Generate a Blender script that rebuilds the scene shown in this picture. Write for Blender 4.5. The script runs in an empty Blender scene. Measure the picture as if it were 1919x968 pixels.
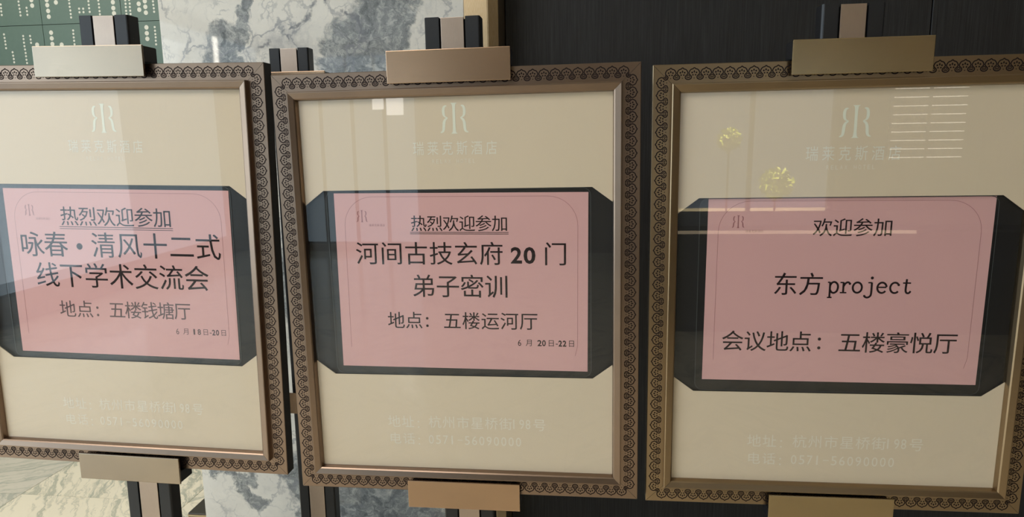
import bpy, bmesh, math, random
from mathutils import Matrix, Vector
random.seed(7)
COL = bpy.context.scene.collection

# ------------------------------------------------------------------ camera
cam_data = bpy.data.cameras.new('camera')
cam_data.sensor_fit = 'HORIZONTAL'; cam_data.sensor_width = 36.0
cam_data.lens = 1256.545 / 1919 * 36.0
cam_data.clip_start = 0.02
cam = bpy.data.objects.new('camera', cam_data); COL.objects.link(cam)
cam.matrix_world = Matrix(((0.99353513, -0.00490796, 0.11341891, 0),
                           (0.11271306, 0.16192412, -0.98034501, 0),
                           (-0.01355376, 0.98679101, 0.16143049, 1.5),
                           (0, 0, 0, 1)))
bpy.context.scene.camera = cam

# ------------------------------------------------------------------ world, exposure
sc = bpy.context.scene
world = bpy.data.worlds.new('world'); sc.world = world; world.use_nodes = True
world.node_tree.nodes['Background'].inputs[0].default_value = (0.75, 0.86, 1.0, 1)
world.node_tree.nodes['Background'].inputs[1].default_value = 1.2
sc.view_settings.view_transform = 'Standard'; sc.view_settings.look = 'None'
sc.view_settings.gamma = 1.0; sc.view_settings.use_curve_mapping = False
sc.view_settings.exposure = -0.14

# ------------------------------------------------------------------ added fill lights, daylight from the left windows
def area(name, loc, rot, sx, sy, power, color):
    l = bpy.data.lights.new(name, 'AREA'); l.shape = 'RECTANGLE'; l.size = sx; l.size_y = sy
    l.energy = power; l.color = color
    o = bpy.data.objects.new(name, l); COL.objects.link(o); o.location = loc; o.rotation_euler = rot
    return o
area('ceiling_fill', (-1.9, -1.0, 3.14), (0, 0, 0), 2.4, 2.0, 72, (1.0, 0.94, 0.88))  # added main fill, unseen; placed left so brightness falls off to the right
area('ceiling_fill', (1.6, -2.4, 3.14), (0, 0, 0), 1.6, 1.2, 8, (1.0, 0.80, 0.55))  # added weak warm fill on the right, unseen
area('daylight_left', (-4.85, -1.7, 1.6), (0, -math.pi / 2, 0), 2.4, 5.4, 80, (0.80, 0.92, 1.0))
area('far_wall_fill', (-2.9, 2.2, 3.1), (math.radians(25), 0, 0), 2.4, 0.6, 44, (1.0, 0.94, 0.82))  # added unseen fill that brightens the floor and tiles at far left

# ------------------------------------------------------------------ materials
def newmat(name):
    m = bpy.data.materials.new(name); m.use_nodes = True
    nt = m.node_tree; b = nt.nodes['Principled BSDF']
    return m, nt, b
def setp(b, color=None, rough=None, metal=None, spec=None, coat=None):
    if color is not None: b.inputs['Base Color'].default_value = (*color, 1)
    if rough is not None: b.inputs['Roughness'].default_value = rough
    if metal is not None: b.inputs['Metallic'].default_value = metal
    if spec is not None: b.inputs['Specular IOR Level'].default_value = spec
    if coat is not None: b.inputs['Coat Weight'].default_value = coat
class NT:
    """small helper for building node graphs"""
    def __init__(s, nt): s.nt = nt
    def put(s, sock, v):
        if v is None: return
        if hasattr(v, 'is_output'): s.nt.links.new(v, sock)
        elif isinstance(v, (tuple, list)) and len(v) == 3 and sock.type == 'RGBA': sock.default_value = (*v, 1)
        else: sock.default_value = v
    def math(s, op, a, b=None, c=None, clamp=False):
        n = s.nt.nodes.new('ShaderNodeMath'); n.operation = op; n.use_clamp = clamp
        s.put(n.inputs[0], a); s.put(n.inputs[1], b)
        if c is not None: s.put(n.inputs[2], c)
        return n.outputs[0]
    def vmath(s, op, a, b=None):
        n = s.nt.nodes.new('ShaderNodeVectorMath'); n.operation = op
        s.put(n.inputs[0], a)
        if b is not None: s.put(n.inputs[3 if op == 'SCALE' else 1], b)
        return n.outputs[1 if op in ('LENGTH', 'DOT_PRODUCT', 'DISTANCE') else 0]
    def obj(s): return s.nt.nodes.new('ShaderNodeTexCoord').outputs['Object']
    def noise(s, vec, scale, detail=4, rough=.55, dist=0, col=False):
        n = s.nt.nodes.new('ShaderNodeTexNoise'); s.put(n.inputs['Vector'], vec)
        n.inputs['Scale'].default_value = scale; n.inputs['Detail'].default_value = detail
        n.inputs['Roughness'].default_value = rough; n.inputs['Distortion'].default_value = dist
        return n.outputs['Color' if col else 'Fac']
    def mapping(s, vec, scale=(1, 1, 1), rot=(0, 0, 0), loc=(0, 0, 0)):
        n = s.nt.nodes.new('ShaderNodeMapping'); s.put(n.inputs[0], vec)
        n.inputs['Location'].default_value = loc; n.inputs['Rotation'].default_value = rot; n.inputs['Scale'].default_value = scale
        return n.outputs[0]
    def ramp(s, fac, stops, interp='LINEAR'):
        n = s.nt.nodes.new('ShaderNodeValToRGB'); s.put(n.inputs[0], fac); cr = n.color_ramp; cr.interpolation = interp
        while len(cr.elements) > 1: cr.elements.remove(cr.elements[-1])
        for i, (p, c) in enumerate(stops):
            e = cr.elements[0] if i == 0 else cr.elements.new(p)
            e.position = p; e.color = (*c, 1) if isinstance(c, (tuple, list)) else (c, c, c, 1)
        return n.outputs[0]
    def mix(s, f, a, b, mode='MIX'):
        n = s.nt.nodes.new('ShaderNodeMix'); n.data_type = 'RGBA'; n.blend_type = mode
        s.put(n.inputs[0], f); s.put(n.inputs[6], a); s.put(n.inputs[7], b); return n.outputs[2]
    def smooth(s, v, a, b, o0=0.0, o1=1.0):
        n = s.nt.nodes.new('ShaderNodeMapRange'); n.interpolation_type = 'SMOOTHSTEP'
        s.put(n.inputs[0], v); n.inputs[1].default_value = a; n.inputs[2].default_value = b
        n.inputs[3].default_value = o0; n.inputs[4].default_value = o1; return n.outputs[0]
    def bump(s, h, strength, dist, b):
        n = s.nt.nodes.new('ShaderNodeBump'); s.put(n.inputs['Height'], h)
        n.inputs['Strength'].default_value = strength; n.inputs['Distance'].default_value = dist
        s.nt.links.new(n.outputs[0], b.inputs['Normal'])

def brushed(name, c1, c2, rough, stretch=(1, 1, 60), metal=1.0):
    m, nt, b = newmat(name); g = NT(nt); setp(b, c1, rough, metal)
    o = g.obj()
    f = g.noise(g.mapping(o, tuple(9 * q for q in stretch)), 7, 3, .5)
    f2 = g.noise(o, 22, 3, .5)
    c = g.mix(g.smooth(f, .3, .7), c1, c2)
    c = g.mix(g.smooth(f2, .60, .80, 0, .15), c, tuple(x * .7 for x in c1))
    c = g.mix(g.smooth(g.noise(o, 4.5, 3, .55), .40, .66, 0, .45), c, (c1[0] * .78, c1[1] * .80, c1[2] * .86))
    nt.links.new(c, b.inputs['Base Color'])
    nt.links.new(g.smooth(f, .2, .8, rough - .012, rough + .018), b.inputs['Roughness'])
    return m
M = {}
BRZ1, BRZ2 = (0.262, 0.186, 0.136), (0.285, 0.205, 0.150)
M['bronze_h'] = brushed('antique_bronze_horizontal', BRZ1, BRZ2, .29, (1.5, 40, 60))
M['bronze_v'] = brushed('antique_bronze_vertical', BRZ1, BRZ2, .29, (60, 40, 1.5))
GLD1, GLD2 = (0.320, 0.232, 0.140), (0.345, 0.252, 0.154)
M['gold_h'] = brushed('antique_gold_horizontal', GLD1, GLD2, .29, (1.5, 40, 60))
M['gold_v'] = brushed('antique_gold_vertical', GLD1, GLD2, .29, (60, 40, 1.5))
M['plate_copper'] = brushed('copper_clip_plate', (0.42, 0.280, 0.180), (0.45, 0.303, 0.197), .25, (1.5, 40, 70))
M['plate_gold'] = brushed('gold_clip_plate', (0.42, 0.320, 0.180), (0.45, 0.345, 0.197), .25, (1.5, 40, 70))
M['plate_grey'] = brushed('grey_bronze_clip_plate', (0.34, 0.275, 0.205), (0.37, 0.30, 0.225), .25, (1.5, 40, 70))
M['bronze_strip'] = brushed('bronze_post_strip', (0.42, 0.335, 0.275), (0.46, 0.37, 0.305), .34, (80, 40, 1.5))
M['brass_old'] = brushed('aged_brass_trim', (0.62, 0.50, 0.33), (0.52, 0.38, 0.22), .34, (25, 25, 1.2))
m, nt, b = newmat('engraving_black'); setp(b, (0.010, 0.006, 0.008), .8, 0, .1); M['engrave'] = m
m, nt, b = newmat('frame_side_dark'); setp(b, (0.02, 0.016, 0.013), .42, .3); M['side'] = m
m, nt, b = newmat('black_satin_paint'); g = NT(nt); setp(b, (0.009, 0.0095, 0.012), .36, 0, .5)
sp = g.smooth(g.noise(g.obj(), 160, 2, .5), .74, .78)
nt.links.new(g.mix(sp, (0.009, 0.0095, 0.012), (0.12, 0.12, 0.12)), b.inputs['Base Color']); M['black'] = m
m, nt, b = newmat('groove_black'); setp(b, (0.004, 0.004, 0.004), .8, 0, .1); M['groove'] = m

m, nt, b = newmat('cream_insert'); g = NT(nt); setp(b, None, .55)
n1 = g.noise(g.obj(), 3, 3, .5)
nt.links.new(g.mix(n1, (0.70, 0.585, 0.445), (0.75, 0.625, 0.48)), b.inputs['Base Color']); M['cream'] = m
m, nt, b = newmat('white_print'); setp(b, (0.80, 0.81, 0.70), .6); M['print_white'] = m
m, nt, b = newmat('white_print_mid'); setp(b, (0.80, 0.76, 0.67), .6); M['print_mid'] = m
m, nt, b = newmat('white_print_faint'); setp(b, (0.80, 0.73, 0.63), .6); M['print_faint'] = m
m, nt, b = newmat('holder_black'); g = NT(nt); setp(b, (0.007, 0.007, 0.009), .45); M['holder'] = m
m, nt, b = newmat('pink_paper'); g = NT(nt); setp(b, None, .75, 0, .2)
n1 = g.noise(g.obj(), 6, 3, .5)
nt.links.new(g.mix(n1, (0.735, 0.425, 0.425), (0.775, 0.46, 0.46)), b.inputs['Base Color']); M['pink'] = m
m, nt, b = newmat('toner_black'); setp(b, (0.020, 0.011, 0.013), .7, 0, .2); M['toner'] = m
m, nt, b = newmat('toner_grey'); setp(b, (0.12, 0.07, 0.075), .6); M['toner_grey'] = m
m, nt, b = newmat('toner_line'); setp(b, (0.40, 0.17, 0.18), .6); M['toner_line'] = m

def clear(name, tint, ior, rough=0.0):
    m, nt, b = newmat(name); nt.nodes.remove(b)
    out = nt.nodes['Material Output']
    mix = nt.nodes.new('ShaderNodeMixShader'); fr = nt.nodes.new('ShaderNodeFresnel'); fr.inputs[0].default_value = ior
    tr = nt.nodes.new('ShaderNodeBsdfTransparent'); tr.inputs[0].default_value = (*tint, 1)
    gl = nt.nodes.new('ShaderNodeBsdfGlossy'); gl.inputs['Roughness'].default_value = rough
    geo = nt.nodes.new('ShaderNodeNewGeometry'); inv = nt.nodes.new('ShaderNodeMath'); inv.operation = 'SUBTRACT'
    inv.inputs[0].default_value = 1.0; nt.links.new(geo.outputs['Backfacing'], inv.inputs[1])
    mu = nt.nodes.new('ShaderNodeMath'); mu.operation = 'MULTIPLY'; nt.links.new(inv.outputs[0], mu.inputs[0]); nt.links.new(fr.outputs[0], mu.inputs[1])
    mu2 = nt.nodes.new('ShaderNodeMath'); mu2.operation = 'MULTIPLY'; nt.links.new(mu.outputs[0], mu2.inputs[0]); mu2.inputs[1].default_value = 1.2
    nt.links.new(mu2.outputs[0], mix.inputs[0]); nt.links.new(tr.outputs[0], mix.inputs[1]); nt.links.new(gl.outputs[0], mix.inputs[2])
    nt.links.new(mix.outputs[0], out.inputs[0]); return m
M['glass'] = clear('board_glass', (0.98, 0.985, 0.98), 1.5)
M['pocket'] = clear('clear_pocket_plastic', (0.985, 0.985, 0.985), 1.35, .02)

# dark stained wood veneer
m, nt, b = newmat('charcoal_veneer'); g = NT(nt); setp(b, None, .5, 0, .35)
o = g.obj()
f = g.noise(g.mapping(o, (90, 90, 2.2)), 3.2, 6, .65, .3)
f2 = g.noise(g.mapping(o, (12, 12, .6)), 2.0, 3, .5)
c = g.ramp(f, [(.3, (0.012, 0.0115, 0.012)), (.52, (0.024, 0.0235, 0.0245)), (.7, (0.038, 0.037, 0.039))])
c = g.mix(g.smooth(f2, .35, .7, 0, .35), c, (0.018, 0.016, 0.016))
nt.links.new(c, b.inputs['Base Color']); g.bump(f, .25, .001, b); M['veneer'] = m

# white marble with grey clouds and cracks (pier)
m, nt, b = newmat('grey_white_marble'); g = NT(nt); setp(b, None, .03, 0, .5)
o = g.obj()
w1 = g.vmath('SCALE', g.vmath('SUBTRACT', g.noise(o, 7, 5, .6, col=True), (.5, .5, .5)), .15)
w2 = g.vmath('SCALE', g.vmath('SUBTRACT', g.noise(o, 26, 4, .6, col=True), (.5, .5, .5)), .035)
p = g.vmath('ADD', g.vmath('ADD', o, w1), w2)
def seg_dist(g, p, a, b_):
    a = Vector(a); b_ = Vector(b_); d = b_ - a
    pa = g.vmath('SUBTRACT', p, tuple(a))
    h = g.math('DIVIDE', g.vmath('DOT_PRODUCT', pa, tuple(d)), d.dot(d), clamp=True)
    n = g.nt.nodes.new('ShaderNodeVectorMath'); n.operation = 'SCALE'; n.inputs[0].default_value = d; g.nt.links.new(h, n.inputs[3])
    return g.vmath('LENGTH', g.vmath('SUBTRACT', pa, n.outputs[0]))
# clouds: (x0,z0,x1,z1,radius), cracks: (x0,z0,x1,z1,half width), metres in the pier's own plane
CLOUDS = [(-.45, 1.98, -.62, 1.70, .10), (-.66, 1.72, -.56, 1.60, .05), (-.40, 2.02, -.50, 1.9, .06),
          (-.975, 1.80, -.985, 1.70, .045), (-.90, 1.92, -.93, 1.80, .028), (-.955, 1.73, -.85, 1.69, .04),
          (-.86, .575, -.80, .42, .045), (-1.10, .575, -.98, .55, .03), (-1.02, .52, -.96, .47, .035),
          (-.66, .50, -.52, .44, .13), (-.70, .38, -.40, .36, .08), (-.93, 1.2, -.5, 1.0, .1), (-1.0, .2, -.6, .1, .12)]
CRACKS = [(-.86, 1.785, -.79, 1.80, .006), (-.79, 1.80, -.745, 1.82, .006), (-.745, 1.82, -.69, 1.87, .0065), (-.69, 1.87, -.60, 1.85, .005),
          (-.60, 1.85, -.56, 1.79, .006), (-.775, 1.805, -.765, 1.72, .004), (-.66, 1.705, -.56, 1.76, .005), (-.44, 1.91, -.43, 1.80, .004),
          (-.90, 1.90, -.82, 1.79, .004), (-.865, 1.76, -.90, 1.70, .003), (-.37, 1.90, -.40, 1.85, .008),
          (-.995, .57, -1.0, .40, .0045), (-.80, .45, -.74, .56, .004), (-.55, 1.95, -.42, 1.93, .004)]
jit = g.math('MULTIPLY', g.math('SUBTRACT', g.noise(g.mapping(o, (1, 1, .8), (0, .6, 0)), 11, 8, .7, .5), .5), 1.9)
mask = None
for (x0, z0, x1, z1, r) in CLOUDS:
    d = seg_dist(g, p, (x0, 0, z0), (x1, 0, z1))
    v = g.smooth(g.math('ADD', g.math('DIVIDE', d, r), jit), .70, 1.02, 1, 0)
    mask = v if mask is None else g.math('MAXIMUM', mask, v)
crk = None
for (x0, z0, x1, z1, r) in CRACKS:
    d = seg_dist(g, p, (x0, 0, z0), (x1, 0, z1))
    v = g.smooth(d, r * .5, r * 1.8, 1, 0)
    crk = v if crk is None else g.math('MAXIMUM', crk, v)
fine = g.noise(p, 26, 8, .74, .9)
vo = nt.nodes.new('ShaderNodeTexVoronoi'); vo.feature = 'DISTANCE_TO_EDGE'; vo.inputs['Scale'].default_value = 8.5
nt.links.new(p, vo.inputs['Vector'])
thin = g.math('MULTIPLY', g.smooth(vo.outputs[0], .0, .045, 1, 0), g.smooth(g.noise(o, 4, 2, .5), .40, .58))
base = g.ramp(g.noise(p, 5.5, 6, .62), [(.34, (0.50, 0.49, 0.48)), (.46, (0.76, 0.73, 0.67)), (.7, (0.86, 0.825, 0.75))])
base = g.mix(g.smooth(g.noise(o, 7, 2, .5), .60, .74, 0, .35), base, (0.60, 0.52, 0.40))
grey = g.ramp(fine, [(.36, (0.10, 0.115, 0.13)), (.5, (0.24, 0.26, 0.27)), (.62, (0.50, 0.51, 0.50))])
c = g.mix(g.math('MULTIPLY', mask, .92), base, grey)
c = g.mix(g.math('MULTIPLY', thin, .7), c, (0.27, 0.28, 0.31))
vo2 = nt.nodes.new('ShaderNodeTexVoronoi'); vo2.feature = 'DISTANCE_TO_EDGE'; vo2.inputs['Scale'].default_value = 21
nt.links.new(p, vo2.inputs['Vector'])
c = g.mix(g.math('MULTIPLY', g.smooth(vo2.outputs[0], 0, .07, 1, 0), g.smooth(g.noise(o, 9, 3, .6), .46, .6, 0, .5)), c, (0.33, 0.34, 0.36))
c = g.mix(g.math('MULTIPLY', crk, .8), c, (0.19, 0.20, 0.225))
c = g.mix(g.smooth(g.noise(p, 60, 4, .7), .58, .75, 0, .3), c, (0.42, 0.43, 0.44))
nt.links.new(c, b.inputs['Base Color']); M['marble'] = m

# cream floor marble with green-grey veins; the vein direction turns with each tile object
def floor_mat(name, c0, c1, c2):
    m, nt, b = newmat(name); g = NT(nt); setp(b, None, .10, 0, .5)
    o = g.obj(); w = g.vmath('SCALE', g.vmath('SUBTRACT', g.noise(o, 3, 4, .6, col=True), (.5, .5, .5)), .16)
    p = g.vmath('ADD', o, w)
    q = g.mapping(p, (1, .11, 1))
    n1 = g.noise(q, 5.0, 7, .62, .4); n2 = g.noise(q, 13, 5, .6, .3)
    v1 = g.smooth(g.math('ABSOLUTE', g.math('SUBTRACT', n1, .5)), 0, .05, 1, 0)
    v2 = g.smooth(g.math('ABSOLUTE', g.math('SUBTRACT', n2, .5)), 0, .045, .75, 0)
    f = g.math('ADD', g.math('MULTIPLY', g.math('MAXIMUM', v1, v2), .85), g.smooth(g.noise(o, 2.5, 3, .5), .45, .75, 0, .35))
    c = g.ramp(f, [(.0, c0), (.45, c1), (1.0, c2)])
    nt.links.new(c, b.inputs['Base Color']); return m
M['floor_light'] = floor_mat('cream_veined_marble', (0.97, 0.87, 0.69), (0.88, 0.79, 0.63), (0.47, 0.47, 0.38))
M['floor_soft'] = floor_mat('sage_veined_marble', (0.78, 0.71, 0.60), (0.70, 0.65, 0.54), (0.48, 0.48, 0.41))
m, nt, b = newmat('floor_joint'); setp(b, (0.30, 0.28, 0.24), .7); M['joint'] = m

# green tile and dots
m, nt, b = newmat('sage_green_tile'); g = NT(nt); setp(b, None, .42)
n1 = g.noise(g.obj(), 40, 4, .6)
nt.links.new(g.mix(n1, (0.062, 0.102, 0.080), (0.078, 0.122, 0.098)), b.inputs['Base Color']); M['green'] = m
m, nt, b = newmat('green_grout'); setp(b, (0.022, 0.038, 0.030), .8); M['grout'] = m
m, nt, b = newmat('pale_dot_print'); setp(b, (0.47, 0.47, 0.41), .5); M['dots'] = m
m, nt, b = newmat('dark_plinth'); setp(b, (0.055, 0.045, 0.036), .35); M['plinth'] = m
m, nt, b = newmat('brown_wall_panel'); g = NT(nt)
nt.links.new(g.mix(g.noise(g.obj(), 8, 3), (0.20, 0.15, 0.095), (0.23, 0.175, 0.115)), b.inputs['Base Color']); M['beige'] = m
m, nt, b = newmat('white_ceiling'); g = NT(nt); setp(b, None, .9)
nt.links.new(g.mix(g.noise(g.obj(), 5, 2), (0.68, 0.66, 0.62), (0.72, 0.70, 0.66)), b.inputs['Base Color']); M['ceiling'] = m
m, nt, b = newmat('dark_counter_wood'); g = NT(nt); setp(b, None, .4)
nt.links.new(g.mix(g.noise(g.mapping(g.obj(), (2, 2, 30)), 5, 4), (0.03, 0.02, 0.014), (0.055, 0.036, 0.024)), b.inputs['Base Color']); M['counter'] = m
m, nt, b = newmat('leaf_green'); g = NT(nt); setp(b, None, .5)
nt.links.new(g.mix(g.noise(g.obj(), 6, 3), (0.16, 0.24, 0.03), (0.42, 0.46, 0.10)), b.inputs['Base Color']); M['leaf'] = m
m, nt, b = newmat('bark'); setp(b, (0.14, 0.09, 0.05), .8); M['bark'] = m
def emit(name, col, s):
    m, nt, b = newmat(name); setp(b, (0, 0, 0), .8)
    b.inputs['Emission Color'].default_value = (*col, 1); b.inputs['Emission Strength'].default_value = s; return m
M['curtain'] = emit('sunlit_sheer_curtain', (0.66, 0.85, 1.0), 1.6)
M['slit'] = emit('bright_gap_daylight', (1.0, 0.93, 0.80), 22)
M['open_sky'] = emit('uncurtained_pane_daylight', (1.0, 0.98, 0.95), 9)
M['lamp_strip'] = emit('warm_lamp_strip', (1.0, 0.93, 0.80), 7.0)
M['sunlit_edge_glow'] = emit('warm_sunlit_glow', (1.0, 0.78, 0.50), 3.0)  # emission stands in for sunlight on the counter top
m, nt, b = newmat('window_metal'); setp(b, (0.10, 0.09, 0.08), .4, .6); M['winframe'] = m
M['pane'] = clear('window_glass', (0.97, 0.98, 0.98), 1.45)

# ------------------------------------------------------------------ mesh helpers
def link(name, me, mat, parent=None, smooth=False):
    o = bpy.data.objects.new(name, me); COL.objects.link(o)
    if mat is not None and not me.materials: me.materials.append(mat)
    if parent is not None: o.parent = parent
    if smooth:
        for p_ in me.polygons: p_.use_smooth = True
    return o
def mesh(vs, fs):
    me = bpy.data.meshes.new('m'); me.from_pydata([tuple(v) for v in vs], [], fs); me.update(); return me
def bm_mesh(bm):
    bmesh.ops.recalc_face_normals(bm, faces=bm.faces[:])
    me = bpy.data.meshes.new('m'); bm.to_mesh(me); bm.free(); return me
def box_bm(bm, x0, x1, y0, y1, z0, z1):
    vs = [bm.verts.new(v) for v in ((x0, y0, z0), (x1, y0, z0), (x1, y1, z0), (x0, y1, z0), (x0, y0, z1), (x1, y0, z1), (x1, y1, z1), (x0, y1, z1))]
    for f in ((3, 2, 1, 0), (4, 5, 6, 7), (0, 1, 5, 4), (1, 2, 6, 5), (2, 3, 7, 6), (3, 0, 4, 7)): bm.faces.new([vs[i] for i in f])
def box(name, x0, x1, y0, y1, z0, z1, mat, parent=None, bev=0, seg=2):
    bm = bmesh.new(); box_bm(bm, x0, x1, y0, y1, z0, z1)
    if bev: bmesh.ops.bevel(bm, geom=bm.edges[:], offset=bev, segments=seg, affect='EDGES', profile=.6)
    return link(name, bm_mesh(bm), mat, parent)
def prism_z(name, pts, z0, z1, mat, parent=None, bev=0):
    """outline in x,y extruded along z"""
    bm = bmesh.new(); n = len(pts)
    a = [bm.verts.new((x, y, z0)) for x, y in pts]; c = [bm.verts.new((x, y, z1)) for x, y in pts]
    bm.faces.new(a[::-1]); bm.faces.new(c)
    for i in range(n): bm.faces.new([a[i], a[(i + 1) % n], c[(i + 1) % n], c[i]])
    if bev: bmesh.ops.bevel(bm, geom=bm.edges[:], offset=bev, segments=2, affect='EDGES')
    return link(name, bm_mesh(bm), mat, parent)
def prism_y(name, pts, y0, y1, mat, parent=None, bev=0):
    """outline in x,z extruded along y"""
    bm = bmesh.new(); n = len(pts)
    a = [bm.verts.new((x, y0, z)) for x, z in pts]; c = [bm.verts.new((x, y1, z)) for x, z in pts]
    bm.faces.new(a); bm.faces.new(c[::-1])
    for i in range(n): bm.faces.new([a[(i + 1) % n], a[i], c[i], c[(i + 1) % n]])
    if bev: bmesh.ops.bevel(bm, geom=bm.edges[:], offset=bev, segments=2, affect='EDGES')
    return link(name, bm_mesh(bm), mat, parent)
def empty(name, label, cat, mw, group=None):
    o = bpy.data.objects.new(name, None); COL.objects.link(o); o.empty_display_size = .1
    o.matrix_world = mw; o['label'] = label; o['category'] = cat
    if group: o['group'] = group
    return o
def tag(o, label, cat, group=None):
    o['label'] = label; o['category'] = cat
    if group: o['group'] = group
    return o
def struct(o): o['kind'] = 'structure'; return o
class Flat:
    """flat print in the local x,z plane facing -y, made of ribbons, discs and polygons"""
    def __init__(s): s.v = []; s.f = []
    def poly(s, pts):
        k = len(s.v); s.v += [(x, 0, z) for x, z in pts]; s.f.append(tuple(range(k, k + len(pts))))
    def disc(s, x, z, rx, rz=None, n=10):
        rz = rz or rx; s.poly([(x + rx * math.cos(2 * math.pi * i / n), z + rz * math.sin(2 * math.pi * i / n)) for i in range(n)])
    def ribbon(s, pts, w, closed=False):
        n = len(pts); L = []; 
        for i in range(n):
            if closed: a, c = pts[i - 1], pts[(i + 1) % n]
            else: a, c = pts[max(i - 1, 0)], pts[min(i + 1, n - 1)]
            dx, dz = c[0] - a[0], c[1] - a[1]; l = math.hypot(dx, dz) or 1
            ww = w[i] if isinstance(w, (list, tuple)) else w
            nx, nz = -dz / l * ww / 2, dx / l * ww / 2
            L.append(((pts[i][0] + nx, pts[i][1] + nz), (pts[i][0] - nx, pts[i][1] - nz)))
        k = len(s.v)
        for a, c in L: s.v += [(a[0], 0, a[1]), (c[0], 0, c[1])]
        for i in range(n if closed else n - 1):
            j = (i + 1) % n; s.f.append((k + 2 * i, k + 2 * i + 1, k + 2 * j + 1, k + 2 * j))
    def add(s, vs, fs, T):
        k = len(s.v); s.v += [T(v) for v in vs]; s.f += [tuple(i + k for i in f) for f in fs]
    def build(s, name, mat, parent, y=0.0):
        o = link(name, mesh(s.v, s.f), mat, parent); o.location = (0, y, 0); return o
def spline(pts, n=5, closed=False):
    out = []; N = len(pts)
    rng = range(N) if closed else range(N - 1)
    for i in rng:
        P = [pts[(i + k) % N] if closed else pts[min(max(i + k, 0), N - 1)] for k in (-1, 0, 1, 2)]
        for j in range(n):
            t = j / n
            out.append(tuple(.5 * ((2 * P[1][q]) + (-P[0][q] + P[2][q]) * t + (2 * P[0][q] - 5 * P[1][q] + 4 * P[2][q] - P[3][q]) * t * t + (-P[0][q] + 3 * P[1][q] - 3 * P[2][q] + P[3][q]) * t ** 3) for q in (0, 1)))
    if not closed: out.append(pts[-1])
    return out

# ------------------------------------------------------------------ lettering
GLY = {}
def glyph(ch, thin_v, thin_h):
    """one character as a flat mesh, centred on its em box; thin_h / thin_v shave the level / upright strokes (font units)"""
    key = (ch, thin_v, thin_h)
    if key in GLY: return GLY[key]
    tc = bpy.data.curves.new('t', 'FONT'); tc.body = ch; tc.size = 1; tc.resolution_u = 3
    to = bpy.data.objects.new('t', tc); COL.objects.link(to)
    cu = to.to_curve(bpy.context.evaluated_depsgraph_get()).copy(); to.to_curve_clear()
    k = 1.0
    if thin_h and thin_v: k = thin_v / thin_h        # squeeze z so that one offset thins both directions differently
    for sp_ in cu.splines:
        for bp in sp_.bezier_points:
            for at in ('co', 'handle_left', 'handle_right'):
                v = getattr(bp, at).copy(); v.y *= k; setattr(bp, at, v)
        for q in sp_.points: q.co.y *= k
    cu.dimensions = '2D'; cu.fill_mode = 'BOTH'; cu.extrude = 0; cu.bevel_depth = 0; cu.offset = -thin_v / 2 if thin_v else 0
    o2 = bpy.data.objects.new('c', cu); COL.objects.link(o2)
    me = o2.to_mesh()
    vs = [(v.co.x, v.co.y / k) for v in me.vertices]; fs = [tuple(p_.vertices) for p_ in me.polygons]
    o2.to_mesh_clear(); bpy.data.objects.remove(o2); bpy.data.objects.remove(to)
    GLY[key] = (vs, fs); return GLY[key]
def bbox(vs):
    return min(v[0] for v in vs), max(v[0] for v in vs), min(v[1] for v in vs), max(v[1] for v in vs)
REF = bbox(glyph('国', 0, 0)[0])
EMC = ((REF[0] + REF[1]) / 2, (REF[2] + REF[3]) / 2); EMW = (REF[1] - REF[0]) / .86
def put_han(fl, ch, cx, cz, w, h=None, fat=.0):
    """cx,cz: centre of the em box; w,h: em size in metres"""
    h = h or w; vs, fs = glyph(ch, 0, 0)
    s1, s2 = w / EMW, h / EMW
    for q, sh in enumerate((-fat / 2, fat / 2) if fat else (0,)):
        fl.add(vs, fs, lambda v: (cx + (v[0] - EMC[0]) * s1 + sh * w, q * -.00001, cz + (v[1] - EMC[1]) * s2))
def put_box(fl, ch, x0, x1, z0, z1, bold=0):
    vs, fs = glyph(ch, -bold if bold else 0, -bold if bold else 0); a = bbox(vs)
    sx = (x1 - x0) / (a[1] - a[0]); sz = (z1 - z0) / (a[3] - a[2])
    fl.add(vs, fs, lambda v: (x0 + (v[0] - a[0]) * sx, 0, z0 + (v[1] - a[2]) * sz))
def han_line(fl, text, xa, xb, za, zb, size, **kw):
    """characters from centre xa to centre xb, evenly pitched; a space skips one pitch"""
    n = len(text)
    for i, ch in enumerate(text):
        if ch == ' ': continue
        t = i / max(n - 1, 1); put_han(fl, ch, xa + (xb - xa) * t, za + (zb - za) * t, size, **kw)
MM = .001

# ------------------------------------------------------------------ setting: floor
floor = struct(box('floor', -5.2, 5.2, -7.2, 3.6, -.06, -.012, M['joint']))
TS = .8; i0x, i0y = -2.527, 2.534
tile_meshes = {}
for ix in range(-3, 10):
    for iy in range(-12, 2):
        x0 = i0x + ix * TS; y0 = i0y + iy * TS
        x1, y1 = x0 + TS, y0 + TS
        x0, x1 = max(x0, -5.1), min(x1, 5.09); y0, y1 = max(y0, -7.1), min(y1, 3.48)
        if x1 - x0 < .1 or y1 - y0 < .1: continue
        gp = .0012
        rot = math.radians(38 if (ix + iy) % 2 == 0 else -52) + (math.pi if ix % 2 else 0)
        if ix == -1 and iy == 0: rot = math.radians(-62)
        if ix == 0 and iy in (0, -1): rot = math.radians(28)
        cx_, cy_ = (x0 + x1) / 2, (y0 + y1) / 2
        R = Matrix.Rotation(-rot, 4, 'Z')
        pts = [R @ Vector((x - cx_, y - cy_, 0)) for x, y in ((x0 + gp, y0 + gp), (x1 - gp, y0 + gp), (x1 - gp, y1 - gp), (x0 + gp, y1 - gp))]
        t = prism_z('floor_tile', [(q.x, q.y) for q in pts], -.012, 0, M['floor_soft'] if (ix < 0 and iy >= -1) else M['floor_light'], floor)
        t.location = (cx_, cy_, 0); t.rotation_euler = (0, 0, rot)

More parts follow.
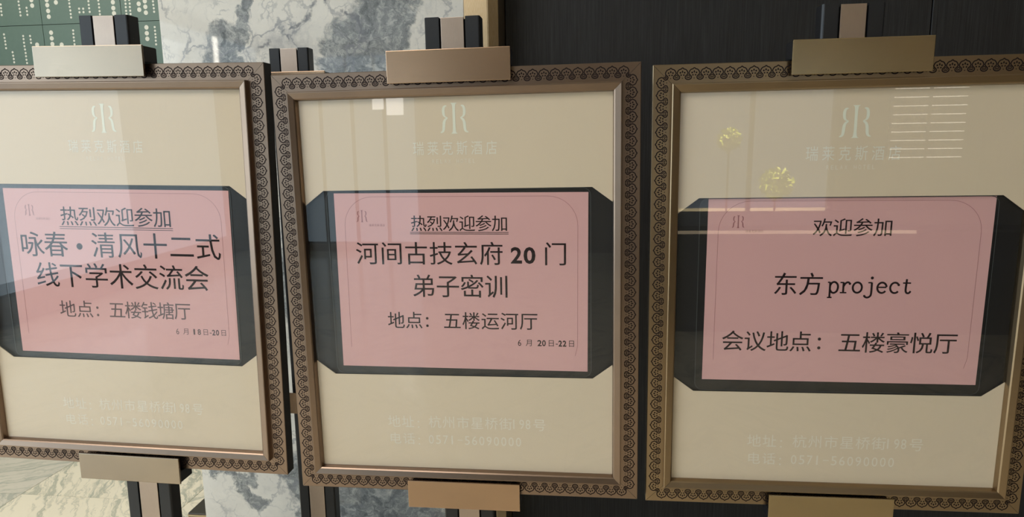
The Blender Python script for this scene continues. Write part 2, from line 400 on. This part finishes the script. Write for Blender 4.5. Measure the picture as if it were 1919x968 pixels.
# ------------------------------------------------------------------ setting: green tiled wall, far left
YG = 3.4
wg = struct(box('wall_far', -5.0, -.9, YG + .008, YG + .2, 0, 3.2, M['grout']))
GX0, GZ0, GT = -2.424, 2.180, .4555
BIG = [(-2.925, 2.307), (-2.924, 2.279), (-2.837, 2.304), (-2.837, 2.278), (-2.836, 2.249), (-2.836, 2.22), (-2.786, 2.29), (-2.464, 2.279), (-2.465, 2.25), (-2.464, 2.224), (-2.321, 2.266), (-2.321, 2.237), (-2.286, 2.278), (-2.286, 2.25), (-2.286, 2.221), (-2.291, 2.148), (-2.292, 2.119), (-2.292, 2.091), (-2.834, 2.139), (-2.834, 2.11), (-2.834, 2.081), (-2.781, 2.076), (-2.923, 2.08), (-2.922, 2.05)]
SMALL = [(-3.105, 2.291), (-3.106, 2.273), (-3.107, 2.256), (-3.107, 2.238), (-3.0, 2.302), (-3.0, 2.284), (-2.999, 2.266), (-2.998, 2.249), (-2.998, 2.232), (-2.958, 2.269), (-2.958, 2.252), (-2.958, 2.234), (-2.71, 2.299), (-2.71, 2.282), (-2.71, 2.265), (-2.709, 2.247), (-2.709, 2.229), (-2.709, 2.212), (-2.658, 2.254), (-2.658, 2.236), (-2.635, 2.253), (-2.635, 2.236), (-2.601, 2.289), (-2.601, 2.271), (-2.601, 2.254), (-2.6, 2.236), (-2.545, 2.291), (-2.544, 2.273), (-2.544, 2.256), (-2.544, 2.238), (-2.544, 2.222), (-2.394, 2.286), (-2.394, 2.269), (-2.395, 2.252), (-2.395, 2.234), (-2.395, 2.218), (-2.372, 2.287), (-2.371, 2.269), (-2.372, 2.252), (-2.372, 2.234), (-2.372, 2.217), (-2.241, 2.275), (-2.241, 2.258), (-2.24, 2.241), (-2.24, 2.224), (-2.245, 2.148), (-2.245, 2.13), (-2.245, 2.113), (-2.245, 2.097), (-2.246, 2.08), (-2.246, 2.062), (-2.706, 2.146), (-2.707, 2.129), (-2.707, 2.111), (-2.707, 2.094), (-2.707, 2.076), (-3.109, 2.139), (-3.108, 2.121), (-3.107, 2.104), (-3.107, 2.087), (-3.107, 2.068), (-3.072, 2.046), (-3.071, 2.028), (-3.07, 2.011), (-3.07, 1.994), (-2.998, 2.127), (-2.998, 2.111), (-2.998, 2.093), (-2.998, 2.075), (-2.997, 2.058), (-2.996, 2.04), (-2.996, 2.023), (-2.996, 2.005), (-2.995, 1.988), (-2.958, 2.126), (-2.957, 2.108), (-2.957, 2.091)]
dotrng = random.Random(3)
for ix in range(-6, 4):
    for iz in range(-5, 3):
        x0 = GX0 + ix * GT; z0 = GZ0 + iz * GT; x1, z1 = x0 + GT, z0 + GT
        x0, x1 = max(x0, -4.99), min(x1, -.92); z0, z1 = max(z0, 0), min(z1, 3.19)
        if x1 - x0 < .05 or z1 - z0 < .05: continue
        t = box('wall_tile', x0 + .0015, x1 - .0015, YG, YG + .008, z0 + .0015, z1 - .0015, M['green'], wg)
        fl = Flat()
        # strings of dots hanging down: small dots every 18 mm, large dots every 32 mm
        seen = -3.55 < x0 + .1 < -1.9 and x1 < -1.8 and z0 > 1.6
        x = x0 + .03
        if seen:
            x = x1
            for L, r in ((BIG, .0118), (SMALL, .0058)):
                for (qx, qz) in L:
                    if x0 + r < qx < x1 - r and z0 + r < qz < z1 - r: fl.disc(qx, qz, r, n=12)
        while x < x1 - .03:
            big = dotrng.random() < .28
            r, st = (.0128, .0322) if big else (.0062, .0195)
            n = dotrng.randint(2, 4) if big else dotrng.randint(3, 7)
            zt = z1 - .02 - dotrng.random() * max(z1 - z0 - .12, .01)
            for k in range(n):
                zz = zt - k * st
                if z0 + .015 < zz < z1 - .012: fl.disc(x, zz, r, n=12)
            x += dotrng.choice([.034, .05, .062, .078])
        if fl.v: fl.build('dot_print', M['dots'], t, YG - .0004)

# ------------------------------------------------------------------ setting: marble pier with brass corner trim, dark panelled wall
YM, YD = 1.75, 1.90
pier = struct(box('wall_pier', -1.141, -.3165, YM, YG + .006, 0, 3.2, M['marble'], None, .0015, 1))
pier.location = (0, YM, 0)
for v in pier.data.vertices: v.co.y -= YM
trim = struct(prism_z('trim_1', [(-.316, YM - .002), (-.256, YM - .002), (-.231, YM + .012), (-.231, YD + .03), (-.316, YD + .03)], 0, 3.2, M['brass_old'], None, .0012))
wb = struct(box('wall_back', -.2305, 5.1, YD + .02, YD + .2, 0, 3.2, M['groove']))
xs = [-.2305, .868, 1.98, 3.10, 4.2, 5.1]
for a, c in zip(xs[:-1], xs[1:]):
    box('panel', a + .0015, c - .0015, YD, YD + .02, 0, 3.2, M['veneer'], wb, .0012, 1)
pl = box('trim_2', -1.567, -1.1415, 2.289, 2.75, 0, .10, M['plinth'], None, .004, 2); struct(pl)
box('metal_edge', -1.5665, -1.142, 2.286, 2.2895, .086, .094, M['brass_old'], pl)

# ------------------------------------------------------------------ setting behind the camera (seen only as reflections in glass and metal)
struct(box('ceiling', -5.2, 5.2, -7.2, 3.6, 3.2, 3.3, M['ceiling']))
wr = struct(box('wall_right', 5.1, 5.3, -7.2, 3.6, 0, 3.2, M['beige']))
wl = struct(box('wall_left', -5.2, -5.0, -7.2, 3.6, 0, 3.2, M['beige']))
w1 = struct(box('window_1', -5.0, -4.97, -6.4, 1.2, .25, 3.05, M['winframe']))
ys = [-6.38, -5.34, -5.22, -4.1, -2.9, -1.7, -.5, .6, 1.18]
for a, c in zip(ys[:-1], ys[1:]):
    sl = abs(c + 5.22) < .01
    if sl: box('pane', -4.97, -4.955, a + .01, c - .01, 2.56, 3.02, M['slit'], w1)
    box('curtain', -4.97, -4.955, a + .01, c - .01, .28, 2.54 if sl else 3.02, M['curtain'], w1)
wf = bmesh.new()
for q in ((-5.0, -4.75, 0, 3.2), (-2.45, 1.2, 0, 3.2), (3.35, 5.1, 0, 3.2), (-4.75, -2.45, 0, .1), (-4.75, -2.45, 3.0, 3.2), (1.2, 3.35, 0, .25), (1.2, 3.35, 2.2, 3.2)):
    box_bm(wf, q[0], q[1], -7.2, -7.0, q[2], q[3])
struct(link('wall_front', bm_mesh(wf), M['beige']))
w2 = struct(box('window_2', -4.75, -2.45, -7.12, -7.09, .1, 3.0, M['winframe']))
box('pane', -3.08, -2.92, -7.074, -7.068, 1.98, 2.16, M['open_sky'], w2)
box('pane', -2.88, -2.64, -7.074, -7.068, 1.90, 2.16, M['open_sky'], w2)
for k in range(5): box('curtain', -4.73 + k * .46, -4.73 + k * .46 + .40, -7.09, -7.075, .13, 2.97, M['curtain'], w2)
bm = bmesh.new()
for q in ((1.2, 1.26, .25, 2.2), (3.29, 3.35, .25, 2.2), (1.2, 3.35, .25, .31), (1.2, 3.35, 2.14, 2.2), (2.25, 2.30, .25, 2.2)):
    box_bm(bm, q[0], q[1], -7.12, -7.04, q[2], q[3])
w3 = struct(link('window_3', bm_mesh(bm), M['winframe']))
box('pane', 1.26, 3.29, -7.085, -7.08, .31, 2.14, M['pane'], w3)

# slatted lamp wall fixture behind the counter
sl = empty('slatted_wall_lamp', 'wall lamp of two columns of thin lit slats, mirrored in the right board glass', 'lamp', Matrix.Translation((4.42, -6.93, 1.45)))
box('back_plate', -.48, .46, -.06, -.02, -.50, .50, M['beige'], sl)
for col in (0, 1):
    for r in range(9):
        z = .43 - r * .107
        box('light_slat', -.45 + col * .46, -.45 + col * .46 + .41, -.02, -.008, z - .005, z + .005, M['lamp_strip'], sl)

# reception counter
ct = empty('reception_counter', 'dark wooden counter with a glowing strip for its sunlit top edge, mirrored in the board glass', 'counter', Matrix.Translation((2.0, -3.1, 0)))
box('body', -1.5, 2.2, -.35, .35, 0, .74, M['counter'], ct, .004)
box('counter_top', -1.55, 2.25, -.4, .40, .765, .80, M['counter'], ct, .004)
box('sunlit_edge_glow', -1.5, 0.35, .352, .362, .735, .763, M['sunlit_edge_glow'], ct)  # glowing strip in place of a sunlit counter edge, no fixture there

def bush(name, label, loc, n, rad, h):
    t = empty(name, label, 'shrub', Matrix.Translation(loc), 'shrubs outside the window')
    rg = random.Random(int(loc[0] * 100)); vs = []; fs = []
    for i in range(n):
        while True:
            q = Vector((rg.uniform(-1, 1), rg.uniform(-1, 1), rg.uniform(-1, 1)))
            if q.length < 1: break
        c = Vector((q.x * rad, q.y * rad, h + q.z * rad)); u = Vector((rg.uniform(-1, 1), rg.uniform(-1, 1), rg.uniform(-.6, 1))).normalized()
        w = u.orthogonal().normalized(); s_ = rg.uniform(.03, .06); k = len(vs)
        vs += [c - u * s_, c + w * s_ * .4, c + u * s_, c - w * s_ * .4]; fs.append((k, k + 1, k + 2, k + 3))
    o = link('foliage', mesh(vs, fs), M['leaf'], t); o['kind'] = 'stuff'
    prism_z('trunk', [(.015 * math.cos(a * math.pi / 4), .015 * math.sin(a * math.pi / 4)) for a in range(8)], 0, h - rad * .5, M['bark'], t)
bush('garden_shrub', 'leafy green shrub outside the window, the taller one', (2.22, -8.1, 0), 420, .17, 1.25)
bush('garden_shrub', 'leafy green shrub outside the window, the lower one', (2.92, -8.1, 0), 520, .24, .60)
box_g = struct(box('ground', 0, 5, -10, -7.2, -.06, 0, M['joint']))
spt = bpy.data.lights.new('garden_sun', 'SPOT'); spt.energy = 26000; spt.spot_size = math.radians(50); spt.color = (1, .82, .5); spt.shadow_soft_size = .1
so = bpy.data.objects.new('garden_sun', spt); COL.objects.link(so); so.location = (2.0, -7.5, 4.6)
so.rotation_euler = (Vector((2.5, -8.2, .9)) - Vector(so.location)).to_track_quat('-Z', 'Y').to_euler()

# ------------------------------------------------------------------ engraved border motif (unit = one pitch)
def motif(fl, ox, oz, ex, ez, s):
    """ex: along the rail, ez: towards the outer edge"""
    def T(p_): return (ox + s * (p_[0] * ex[0] + p_[1] * ez[0]), oz + s * (p_[0] * ex[1] + p_[1] * ez[1]))
    W = .088 * s
    for sg in (-1, 1):
        P = lambda L: [T((sg * a, c)) for a, c in L]
        fl.ribbon(P(spline([(0, .50), (.12, .39), (.29, .33), (.40, .20), (.455, .04), (.40, -.09), (.28, -.20), (.235, -.31), (.28, -.43), (.40, -.50), (.51, -.51)], 3)), W)
        for dx, dz, rr in ((.185, .07, .078), (.115, -.13, .07)): fl.disc(*T((sg * dx, dz)), rr * s, n=6)
        # half of the small heart that sits between two ogees
        fl.ribbon(P(spline([(.50, -.12), (.42, -.20), (.36, -.30), (.41, -.38), (.48, -.35), (.50, -.27)], 3)), W * .72)
    fl.poly([T((0, .28)), T((.075, .15)), T((0, .03)), T((-.075, .15))])
    fl.disc(*T((0, -.40)), .045 * s, n=6)

# profile of a rail: d = distance from the outer edge, y = depth (negative towards the viewer)
PROFILE = [(.0015, .026), (0, .0245), (0, .0008), (.0008, 0), (.0283, 0), (.0284, -.0095), (.0294, -.0102), (.0306, -.0102), (.0392, -.0082), (.0410, -.0066), (.0424, .0000), (.0424, .0105), (.0300, .0110), (.0300, .026)]
BW, BH = .29535, .35675
def rail(side, parent, tone='bronze'):
    hw, hh = BW, BH; vs = []; n = len(PROFILE)
    for e in (0, 1):
        for d, y in PROFILE:
            cut = .00022 + (.00010 if d < .0282 else 0)
            if side == 'top': x = (-1 if e == 0 else 1) * (hw - d - cut); z = hh - d
            elif side == 'bottom': x = (1 if e == 0 else -1) * (hw - d - cut); z = -(hh - d)
            elif side == 'left': x = -(hw - d); z = (-1 if e == 0 else 1) * (hh - d - cut)
            else: x = hw - d; z = (1 if e == 0 else -1) * (hh - d - cut)
            vs.append((x, y, z))
    fs = [(i, (i + 1) % n, n + (i + 1) % n, n + i) for i in range(n)] + [tuple(range(n))[::-1], tuple(range(n, 2 * n))]
    bm = bmesh.new(); bv = [bm.verts.new(v) for v in vs]
    for f in fs: bm.faces.new([bv[i] for i in f])
    me = bm_mesh(bm)
    me.materials.append(M[tone + ('_h' if side in ('top', 'bottom') else '_v')]); me.materials.append(M['side'])
    for i, p_ in enumerate(me.polygons):
        if i < 2 or i >= 11: p_.material_index = 1
    o = link('frame_rail', me, None, parent)
    fl = Flat(); ci = .0138
    if side in ('top', 'bottom'):
        n_ = 32; sg = 1 if side == 'top' else -1; st = (2 * hw - .053) / (n_ - 1)
        for i in range(n_): motif(fl, -hw + .0265 + st * i, sg * (hh - ci), (1, 0), (0, sg), .0172)
    else:
        n_ = 37; sg = 1 if side == 'right' else -1; st = (2 * hh - .0535) / (n_ - 1)
        for i in range(n_): motif(fl, sg * (hw - ci), -hh + .0268 + st * i, (0, 1), (sg, 0), .0174)
    fl.build('engraved_border', M['engrave'], o, -.00018)
    return o

def monogram(fl, cx, cz, s=1.0):
    """central I between two mirrored brace-like letters"""
    def pl(pts): fl.poly([(cx + x * MM * s, cz + z * MM * s) for x, z in pts])
    # stem with flared serifs
    fl.ribbon([(cx, cz + z * MM * s) for z in (24, 22.6, 20.5, 15, -15, -20.5, -22.6, -24)], [w * MM * s for w in (11.5, 7.0, 5.4, 4.3, 4.3, 5.4, 7.0, 11.5)])
    for sg in (-1, 1):
        P = spline([(11.4, 19.6), (15.0, 18.6), (16.8, 14), (16.6, 7), (14.6, 3.0), (11.0, 1.0), (14.2, -1.8), (16.2, -6), (16.8, -12), (17.6, -18), (19.6, -20.8), (22.6, -21.8)], 4)
        n = len(P); ws = []
        for i in range(n):
            t = i / (n - 1)
            ws.append((.8 + 3.6 * max(math.sin(min(t / .42, 1) * math.pi), 0) ** .7 if t < .42 else .8 + 3.8 * max(math.sin((t - .42) / .58 * math.pi), 0) ** .7) * MM * s)
        fl.ribbon([(cx + sg * x * MM * s, cz + z * MM * s) for x, z in P], ws)

def board(mw, label, dz, tone='bronze'):
    t = empty('framed_sign_board', label, 'sign', mw, 'bronze framed sign boards')
    for s_ in ('top', 'right', 'bottom', 'left'): rail(s_, t, tone)
    box('backing_panel', -.2645, .2645, .0115, .020, -.326, .326, M['side'], t)
    # cream printed panel with an octagonal window, in four mitred quarters
    hx, hz, fx, fz = .2210, .1578, .2545, .0250
    zc = dz - .0005
    cp = Flat(); ex_, ez_ = .2645, .326
    cp.poly([(-ex_, zc + hz - fz), (-fx, zc + hz - fz), (-hx, zc + hz), (hx, zc + hz), (fx, zc + hz - fz), (ex_, zc + hz - fz), (ex_, ez_), (-ex_, ez_)])
    cp.poly([(-ex_, zc - hz + fz), (-ex_, -ez_), (ex_, -ez_), (ex_, zc - hz + fz), (fx, zc - hz + fz), (hx, zc - hz), (-hx, zc - hz), (-fx, zc - hz + fz)])
    for sg in (-1, 1): cp.poly([(sg * fx, zc - hz + fz), (sg * ex_, zc - hz + fz), (sg * ex_, zc + hz - fz), (sg * fx, zc + hz - fz)][::sg])
    bm = bmesh.new(); vv = {}
    def key(v): return vv.setdefault((round(v[0], 5), round(v[2], 5)), None) or vv.__setitem__((round(v[0], 5), round(v[2], 5)), bm.verts.new(v)) or vv[(round(v[0], 5), round(v[2], 5))]
    for f_ in cp.f: bm.faces.new([key(cp.v[i]) for i in f_])
    r_ = bmesh.ops.extrude_face_region(bm, geom=bm.faces[:])
    bmesh.ops.translate(bm, vec=(0, .0012, 0), verts=[e for e in r_['geom'] if isinstance(e, bmesh.types.BMVert)])
    cp = link('cream_insert', bm_mesh(bm), M['cream'], t); cp.location = (0, .0028, 0)
    fl = Flat(); monogram(fl, .0035, .2690 + dz); fl.build('monogram', M['print_white'], cp, -.0002)
    fl = Flat(); han_line(fl, '瑞莱克斯酒店', -.0566, .0624, .2225 + dz, .2215 + dz, .0185, h=.0225); fl.build('hotel_name', M['print_mid'], cp, -.0002)
    fl = Flat(); tx = 'RELAX HOTEL'
    for i, ch in enumerate(tx):
        if ch != ' ': put_box(fl, ch, -.0345 + i * .0066, -.0345 + i * .0066 + .0040, .1985 + dz, .2050 + dz)
    fl.build('latin_name', M['print_faint'], cp, -.0002)
    fl = Flat()
    za = -.2425 + dz
    for i, ch in enumerate('地址'): put_han(fl, ch, -.1210 + i * .0245, za, .0225)
    for d_ in (.004, -.006): fl.disc(-.0780, za + d_ - .003, .0015)
    for i, ch in enumerate('杭州市星桥街'): put_han(fl, ch, -.0490 + i * .0246, za + .0006, .0225)
    for i, ch in enumerate('198'): put_box(fl, ch, .0868 + i * .0106, .0868 + i * .0106 + (.0022 if ch == '1' else .008), za - .0075, za + .0095)
    put_han(fl, '号', .1315, za, .0225)
    fl.build('address_line', M['print_faint'], cp, -.0002)
    fl = Flat(); za = -.2735 + dz
    for i, ch in enumerate('电话'): put_han(fl, ch, -.1205 + i * .0245, za, .0215)
    for d_ in (.004, -.006): fl.disc(-.0780, za + d_ - .003, .0015)
    for i, ch in enumerate('0571-56090000'):
        x = -.0610 + i * .01265
        if ch == '-': fl.poly([(x, za - .0005), (x + .009, za - .0005), (x + .009, za + .0008), (x, za + .0008)])
        else: put_box(fl, ch, x + (.002 if ch == '1' else 0), x + (.0045 if ch == '1' else .0088), za - .0080, za + .0080)
    fl.build('phone_line', M['print_faint'], cp, -.0002)
    # black octagonal sheet holder with clear pocket
    hx, hz, fx, fz = .2330, .1700, .2620, .0220
    pts = [(-hx, hz), (hx, hz), (fx, hz - fz), (fx, -hz + fz), (hx, -hz), (-hx, -hz), (-fx, -hz + fz), (-fx, hz - fz)]
    ho = prism_y('sheet_holder', [(x, z + zc) for x, z in pts], .0080, .0087, M['holder'], t)
    fl = Flat(); a, c_, r = .2185, .1565, .012
    ring = []
    for (sx, sz, a0) in ((1, 1, 0), (-1, 1, 90), (-1, -1, 180), (1, -1, 270)):
        for k in range(5):
            an = math.radians(a0 + k * 22.5); ring.append((sx * (a - r) + r * math.cos(an), zc + sz * (c_ - r) + r * math.sin(an)))
    fl.poly(ring); pk = fl.build('clear_pocket', M['pocket'], ho, .0070)
    fl = Flat(); fl.ribbon(ring, .0010, True); fl.build('pocket_weld', M['pocketline'], ho, .00695)
    box('glass_pane', -.2640, .2640, .0002, .0020, -.3255, .3255, M['glass'], t)
    return t
m, nt, b = newmat('pocket_weld_line'); setp(b, (0.07, 0.075, 0.08), .3); M['pocketline'] = m

def sheet(bw, label, off, rot):
    """pink A3 sheet; off = centre in the board plane, rot about the viewing axis"""
    L = Matrix.Translation((off[0], .0074, off[1])) @ Matrix.Rotation(rot, 4, 'Y')
    t = empty('notice_sheet', label, 'notice', bw @ L, 'pink notice sheets in the boards')
    p_ = box('paper', -.210, .210, 0, .0003, -.1485, .1485, M['pink'], t)
    # fine rounded border line
    a, c_, r = .1935, .1425, .048; fl = Flat(); pts = [(-a, -.115)]
    for (sx, a0) in ((-1, 180), (1, 90)):
        for k in range(9):
            an = math.radians(a0 - k * 11.25); pts.append((sx * (a - r) + r * math.cos(an), c_ - r + r * math.sin(an)))
    pts += [(a, -.105), (a - .004, -.122)]
    fl.ribbon(pts, .0006); fl.build('border_line', M['toner_line'], t, -.00012)
    fl = Flat(); monogram(fl, -.1635, .1105, .42); fl.build('monogram', M['toner_line'], t, -.00012)
    fl = Flat()
    for i, ch in enumerate('瑞莱克斯酒店'): put_han(fl, ch, -.150 + i * .0046, .0955, .0042)
    fl.build('small_name', M['toner_line'], t, -.00012)
    return t

def text(t, fn, mat='toner', name='text_line'):
    fl = Flat(); fn(fl); return fl.build(name, M[mat], t, -.00014)
def rule(fl, x0, x1, z, w): fl.poly([(x0, z - w / 2), (x1, z - w / 2), (x1, z + w / 2), (x0, z + w / 2)])
TH = dict(fat=.008)

# ------------------------------------------------------------------ stands
def stand(mw_board, label, plate='plate_copper'):
    """black post with a bronze strip, bronze clips above and below the board; origin under the board on the floor"""
    bc = mw_board.translation
    top = .4400
    R3 = mw_board.to_3x3()
    mw = Matrix.Translation(bc) @ R3.to_4x4()
    t = empty('sign_stand', label, 'stand', mw @ Matrix.Translation((0, 0, -bc.z + .004)), 'black and bronze sign stands')
    def P(o): o.location = (0, 0, bc.z - .004) ; return o
    h0 = -bc.z + .012
    back, frnt = .064, .030
    for sg in (-1, 1):
        P(prism_z('post_side', [(sg * .0212, frnt), (sg * .0425, frnt), (sg * .0450, frnt + .0025), (sg * .0450, back - .006), (sg * .0390, back), (sg * .0212, back)], h0, top, M['black'], t, .0006))
    P(box('post_core', -.0212, .0212, .0345, .060, h0, top - .004, M['groove'], t))
    P(box('bronze_strip', -.0185, .0185, .0305, .0345, h0, top - .0012, M['bronze_strip'], t, .0005))
    for zt, zb, nm in ((.3848, .3352, 'top'), (-.3308, -.3800, 'bottom')):
        pl_ = P(box('clip_plate', -.0975, .0975, -.0150, -.0112, zb, zt, M[plate], t, .0009))
        if nm == 'top':
            o = prism_z('clip_body', [(-.0962, -.0110), (.0962, -.0110), (.0962, .024), (.090, .0298), (-.090, .0298), (-.0962, .024)], BH + .0015, zt - .001, M['black'], t, .001)
        else:
            o = prism_z('clip_body', [(-.0962, -.0110), (.0962, -.0110), (.0962, .024), (.090, .0298), (-.090, .0298), (-.0962, .024)], zb + .001, -BH - .0008, M['black'], t, .001)
        P(o)
    bp = box('base_plate', -.21, .21, -.14, .20, -.004, .006, M['black'], t, .002)
    bp.matrix_local = (t.matrix_world.to_3x3().inverted().to_4x4()); bp.location = (0, 0, 0)
    return t

def MW(T, R):
    m_ = Matrix(R).to_4x4(); m_.translation = Vector(T); return m_
B1 = MW((-0.82249, 1.06778, 1.29105), ((0.99986, 0.00401, 0.0163), (-0.0039, 0.99997, -0.00688), (-0.01633, 0.00682, 0.99984)))
B2 = MW((-0.21439, 1.06703, 1.26834), ((0.99995, 0.00578, -0.00822), (-0.00582, 0.99997, -0.00484), (0.00819, 0.00489, 0.99995)))
B3 = MW((0.39192, 1.07138, 1.26607), ((0.99994, -0.00979, -0.00404), (0.00971, 0.99978, -0.01854), (0.00422, 0.0185, 0.99982)))
for B in (B1, B2, B3):
    q = B.to_quaternion(); tr = B.translation.copy(); B.identity(); B @= q.to_matrix().to_4x4(); B.translation = tr
stand(B1, 'black post stand with bronze clips holding the leftmost board', 'plate_grey')
stand(B2, 'black post stand with bronze clips holding the middle board')
stand(B3, 'black post stand with bronze clips holding the rightmost board', 'plate_gold')
B4 = Matrix.Translation((-.6525, 1.42, 1.2830))
stand(B4, 'empty black post stand behind, between the left and middle boards')

board(B1, 'leftmost bronze framed board, cut off by the left picture edge', 0.0)
board(B2, 'middle bronze framed board, the only one whole in view', .0115)
board(B3, 'rightmost bronze framed board, in front of the dark wall', -.0022, 'gold')

# notice sheets -----------------------------------------------------
s1 = sheet(B1, 'pink notice with two big lines of text, dated 18 to 20, in the leftmost board', (.00545, .00087), .00136)
def f(fl):
    han_line(fl, '热烈欢迎参加', -.0880, .0865, .1003, .0998, .0345, **TH)
text(s1, f)
text(s1, lambda fl: rule(fl, -.1085, .1045, .0822, .0011), name='underline')
text(s1, lambda fl: rule(fl, -.1085, .1045, .0787, .0009), name='underline')
def f(fl):
    han_line(fl, '咏春', -.1660, -.1195, .0492, .0495, .0465, **TH)
    fl.disc(-.0745, .0475, .0058, n=16)
    han_line(fl, '清风十二式', -.0285, .1660, .0498, .0505, .0465, **TH)
text(s1, f)
text(s1, lambda fl: han_line(fl, '线下学术交流会', -.1425, .1410, -.0055, -.0050, .0460, **TH))
def f(fl):
    han_line(fl, '地点', -.1105, -.0770, -.0670, -.0665, .0320, **TH)
    for z in (-.0625, -.0760): fl.disc(-.0525, z, .0024)
text(s1, f, 'toner_grey')
def f(fl):
    han_line(fl, '五楼钱塘厅', -.0150, .1095, -.0660, -.0645, .0320, **TH)
text(s1, f, 'toner_grey')
def date(fl, a, b_, z):
    put_box(fl, '6', .0945, .1000, z - .0055, z + .0050); put_han(fl, '月', .1135, z, .0120)
    for i, ch in enumerate(a): put_box(fl, ch, .1270 + i * .0078, .1280 + i * .0068 + (.0020 if ch == '1' else .0062), z - .0052, z + .0052, .04)
    put_han(fl, '日', .1500, z, .0120)
    rule(fl, .1575, .1610, z - .0012, .0013)
    for i, ch in enumerate(b_): put_box(fl, ch, .1620 + i * .0070, .1620 + i * .0070 + .0060, z - .0052, z + .0052, .06)
    put_han(fl, '日', .1835, z, .0120)
text(s1, lambda fl: date(fl, '18', '20', -.1005), 'toner_grey')

s2 = sheet(B2, 'pink notice with the big bold number 20, in the middle board', (.00372, .01391), .00831)
def f(fl):
    han_line(fl, '热烈欢迎参加', -.0675, .0675, .0980, .0980, .0270, **TH)
text(s2, f)
text(s2, lambda fl: rule(fl, -.0825, .0815, .0838, .0010), name='underline')
text(s2, lambda fl: rule(fl, -.0825, .0815, .0812, .0010), name='underline')
def f(fl):
    han_line(fl, '河间古技玄府', -.1575, .0525, .0475, .0480, .0395, **TH)
    put_box(fl, '2', .0845, .1030, .0325, .0598, .05); put_box(fl, '0', .1055, .1250, .0320, .0600, .05)
    put_han(fl, '门', .1575, .0480, .0395, **TH)
text(s2, f)
text(s2, lambda fl: han_line(fl, '弟子密训', -.0628, .0605, -.0072, -.0070, .0400, **TH))
def f(fl):
    han_line(fl, '地点', -.1125, -.0815, -.0668, -.0663, .0300, **TH)
    for z in (-.0620, -.0750): fl.disc(-.0588, z, .0023)
text(s2, f, 'toner')
def f(fl):
    han_line(fl, '五楼运河厅', -.0160, .1130, -.0660, -.0650, .0305, **TH)
text(s2, f, 'toner')
text(s2, lambda fl: date(fl, '20', '22', -.1012), 'toner')

s3 = sheet(B3, 'pink notice with the word project, in the rightmost board', (.00357, .00613), .00466)
text(s3, lambda fl: han_line(fl, '欢迎参加', -.0365, .0525, .1008, .1008, .0290, **TH))
def latin(fl, x, z, s):
    """typewriter-like 'project'; s = x-height, pitch = 1.0 x-height"""
    W = .17 * s; pitch = 1.015 * s
    def R(pts, w=W, sp=True): fl.ribbon([(x0 + a * s, z + c * s) for a, c in (spline(pts, 4) if sp else pts)], w)
    def O(cx, cz, rx, rz, a0=0, a1=360, n=18, w=W):
        full = a1 - a0 >= 360
        fl.ribbon([(x0 + (cx + rx * math.cos(math.radians(a0 + (a1 - a0) * i / n))) * s, z + (cz + rz * math.sin(math.radians(a0 + (a1 - a0) * i / n))) * s) for i in range(n if full else n + 1)], w, full)
    x0 = x
    R([(.22, .97), (.22, -.42)], sp=False); R([(.02, .95), (.22, .95)], W * .7, False); R([(.02, -.40), (.42, -.40)], W * .7, False)
    R([(.24, .70), (.38, .92), (.60, .98), (.82, .80), (.88, .50), (.80, .18), (.58, .02), (.36, .08), (.24, .28)])
    x0 += pitch
    R([(.32, .95), (.32, .03)], sp=False); R([(.05, .94), (.34, .94)], W * .7, False); R([(.05, .04), (.60, .04)], W * .7, False)
    R([(.34, .62), (.46, .84), (.64, .96), (.82, .92)]); fl.disc(x0 + .84 * s, z + .84 * s, .11 * s)
    x0 += pitch; O(.46, .50, .38, .46)
    x0 += pitch
    R([(.62, .95), (.62, .0), (.52, -.28), (.28, -.38), (.08, -.28)]); fl.disc(x0 + .07 * s, z - .24 * s, .10 * s)
    R([(.32, .94), (.64, .94)], W * .7, False); fl.disc(x0 + .62 * s, z + 1.36 * s, .13 * s, n=12)
    x0 += pitch; O(.46, .50, .38, .46, 8, 322); R([(.10, .54), (.83, .54)], W * .75, False)
    x0 += pitch; O(.50, .50, .38, .46, 48, 318); fl.disc(x0 + .80 * s, z + .76 * s, .11 * s)
    x0 += pitch
    R([(.42, 1.28), (.40, .90), (.38, .30), (.46, .08), (.64, .04), (.80, .22)]); R([(.12, .93), (.78, .93)], W * .75, False)
def f(fl):
    han_line(fl, '东方', -.0870, -.0480, .0108, .0110, .0375, **TH)
    latin(fl, -.0235, -.0022, .01800)
text(s3, f)
def f(fl):
    han_line(fl, '会议地点', -.1640, -.0585, -.0830, -.0828, .0348, **TH)
    for z in (-.0775, -.0920): fl.disc(-.0300, z, .0026)
text(s3, f)
def f(fl):
    han_line(fl, '五楼豪悦厅', .0165, .1595, -.0828, -.0822, .0352, **TH)
text(s3, f)
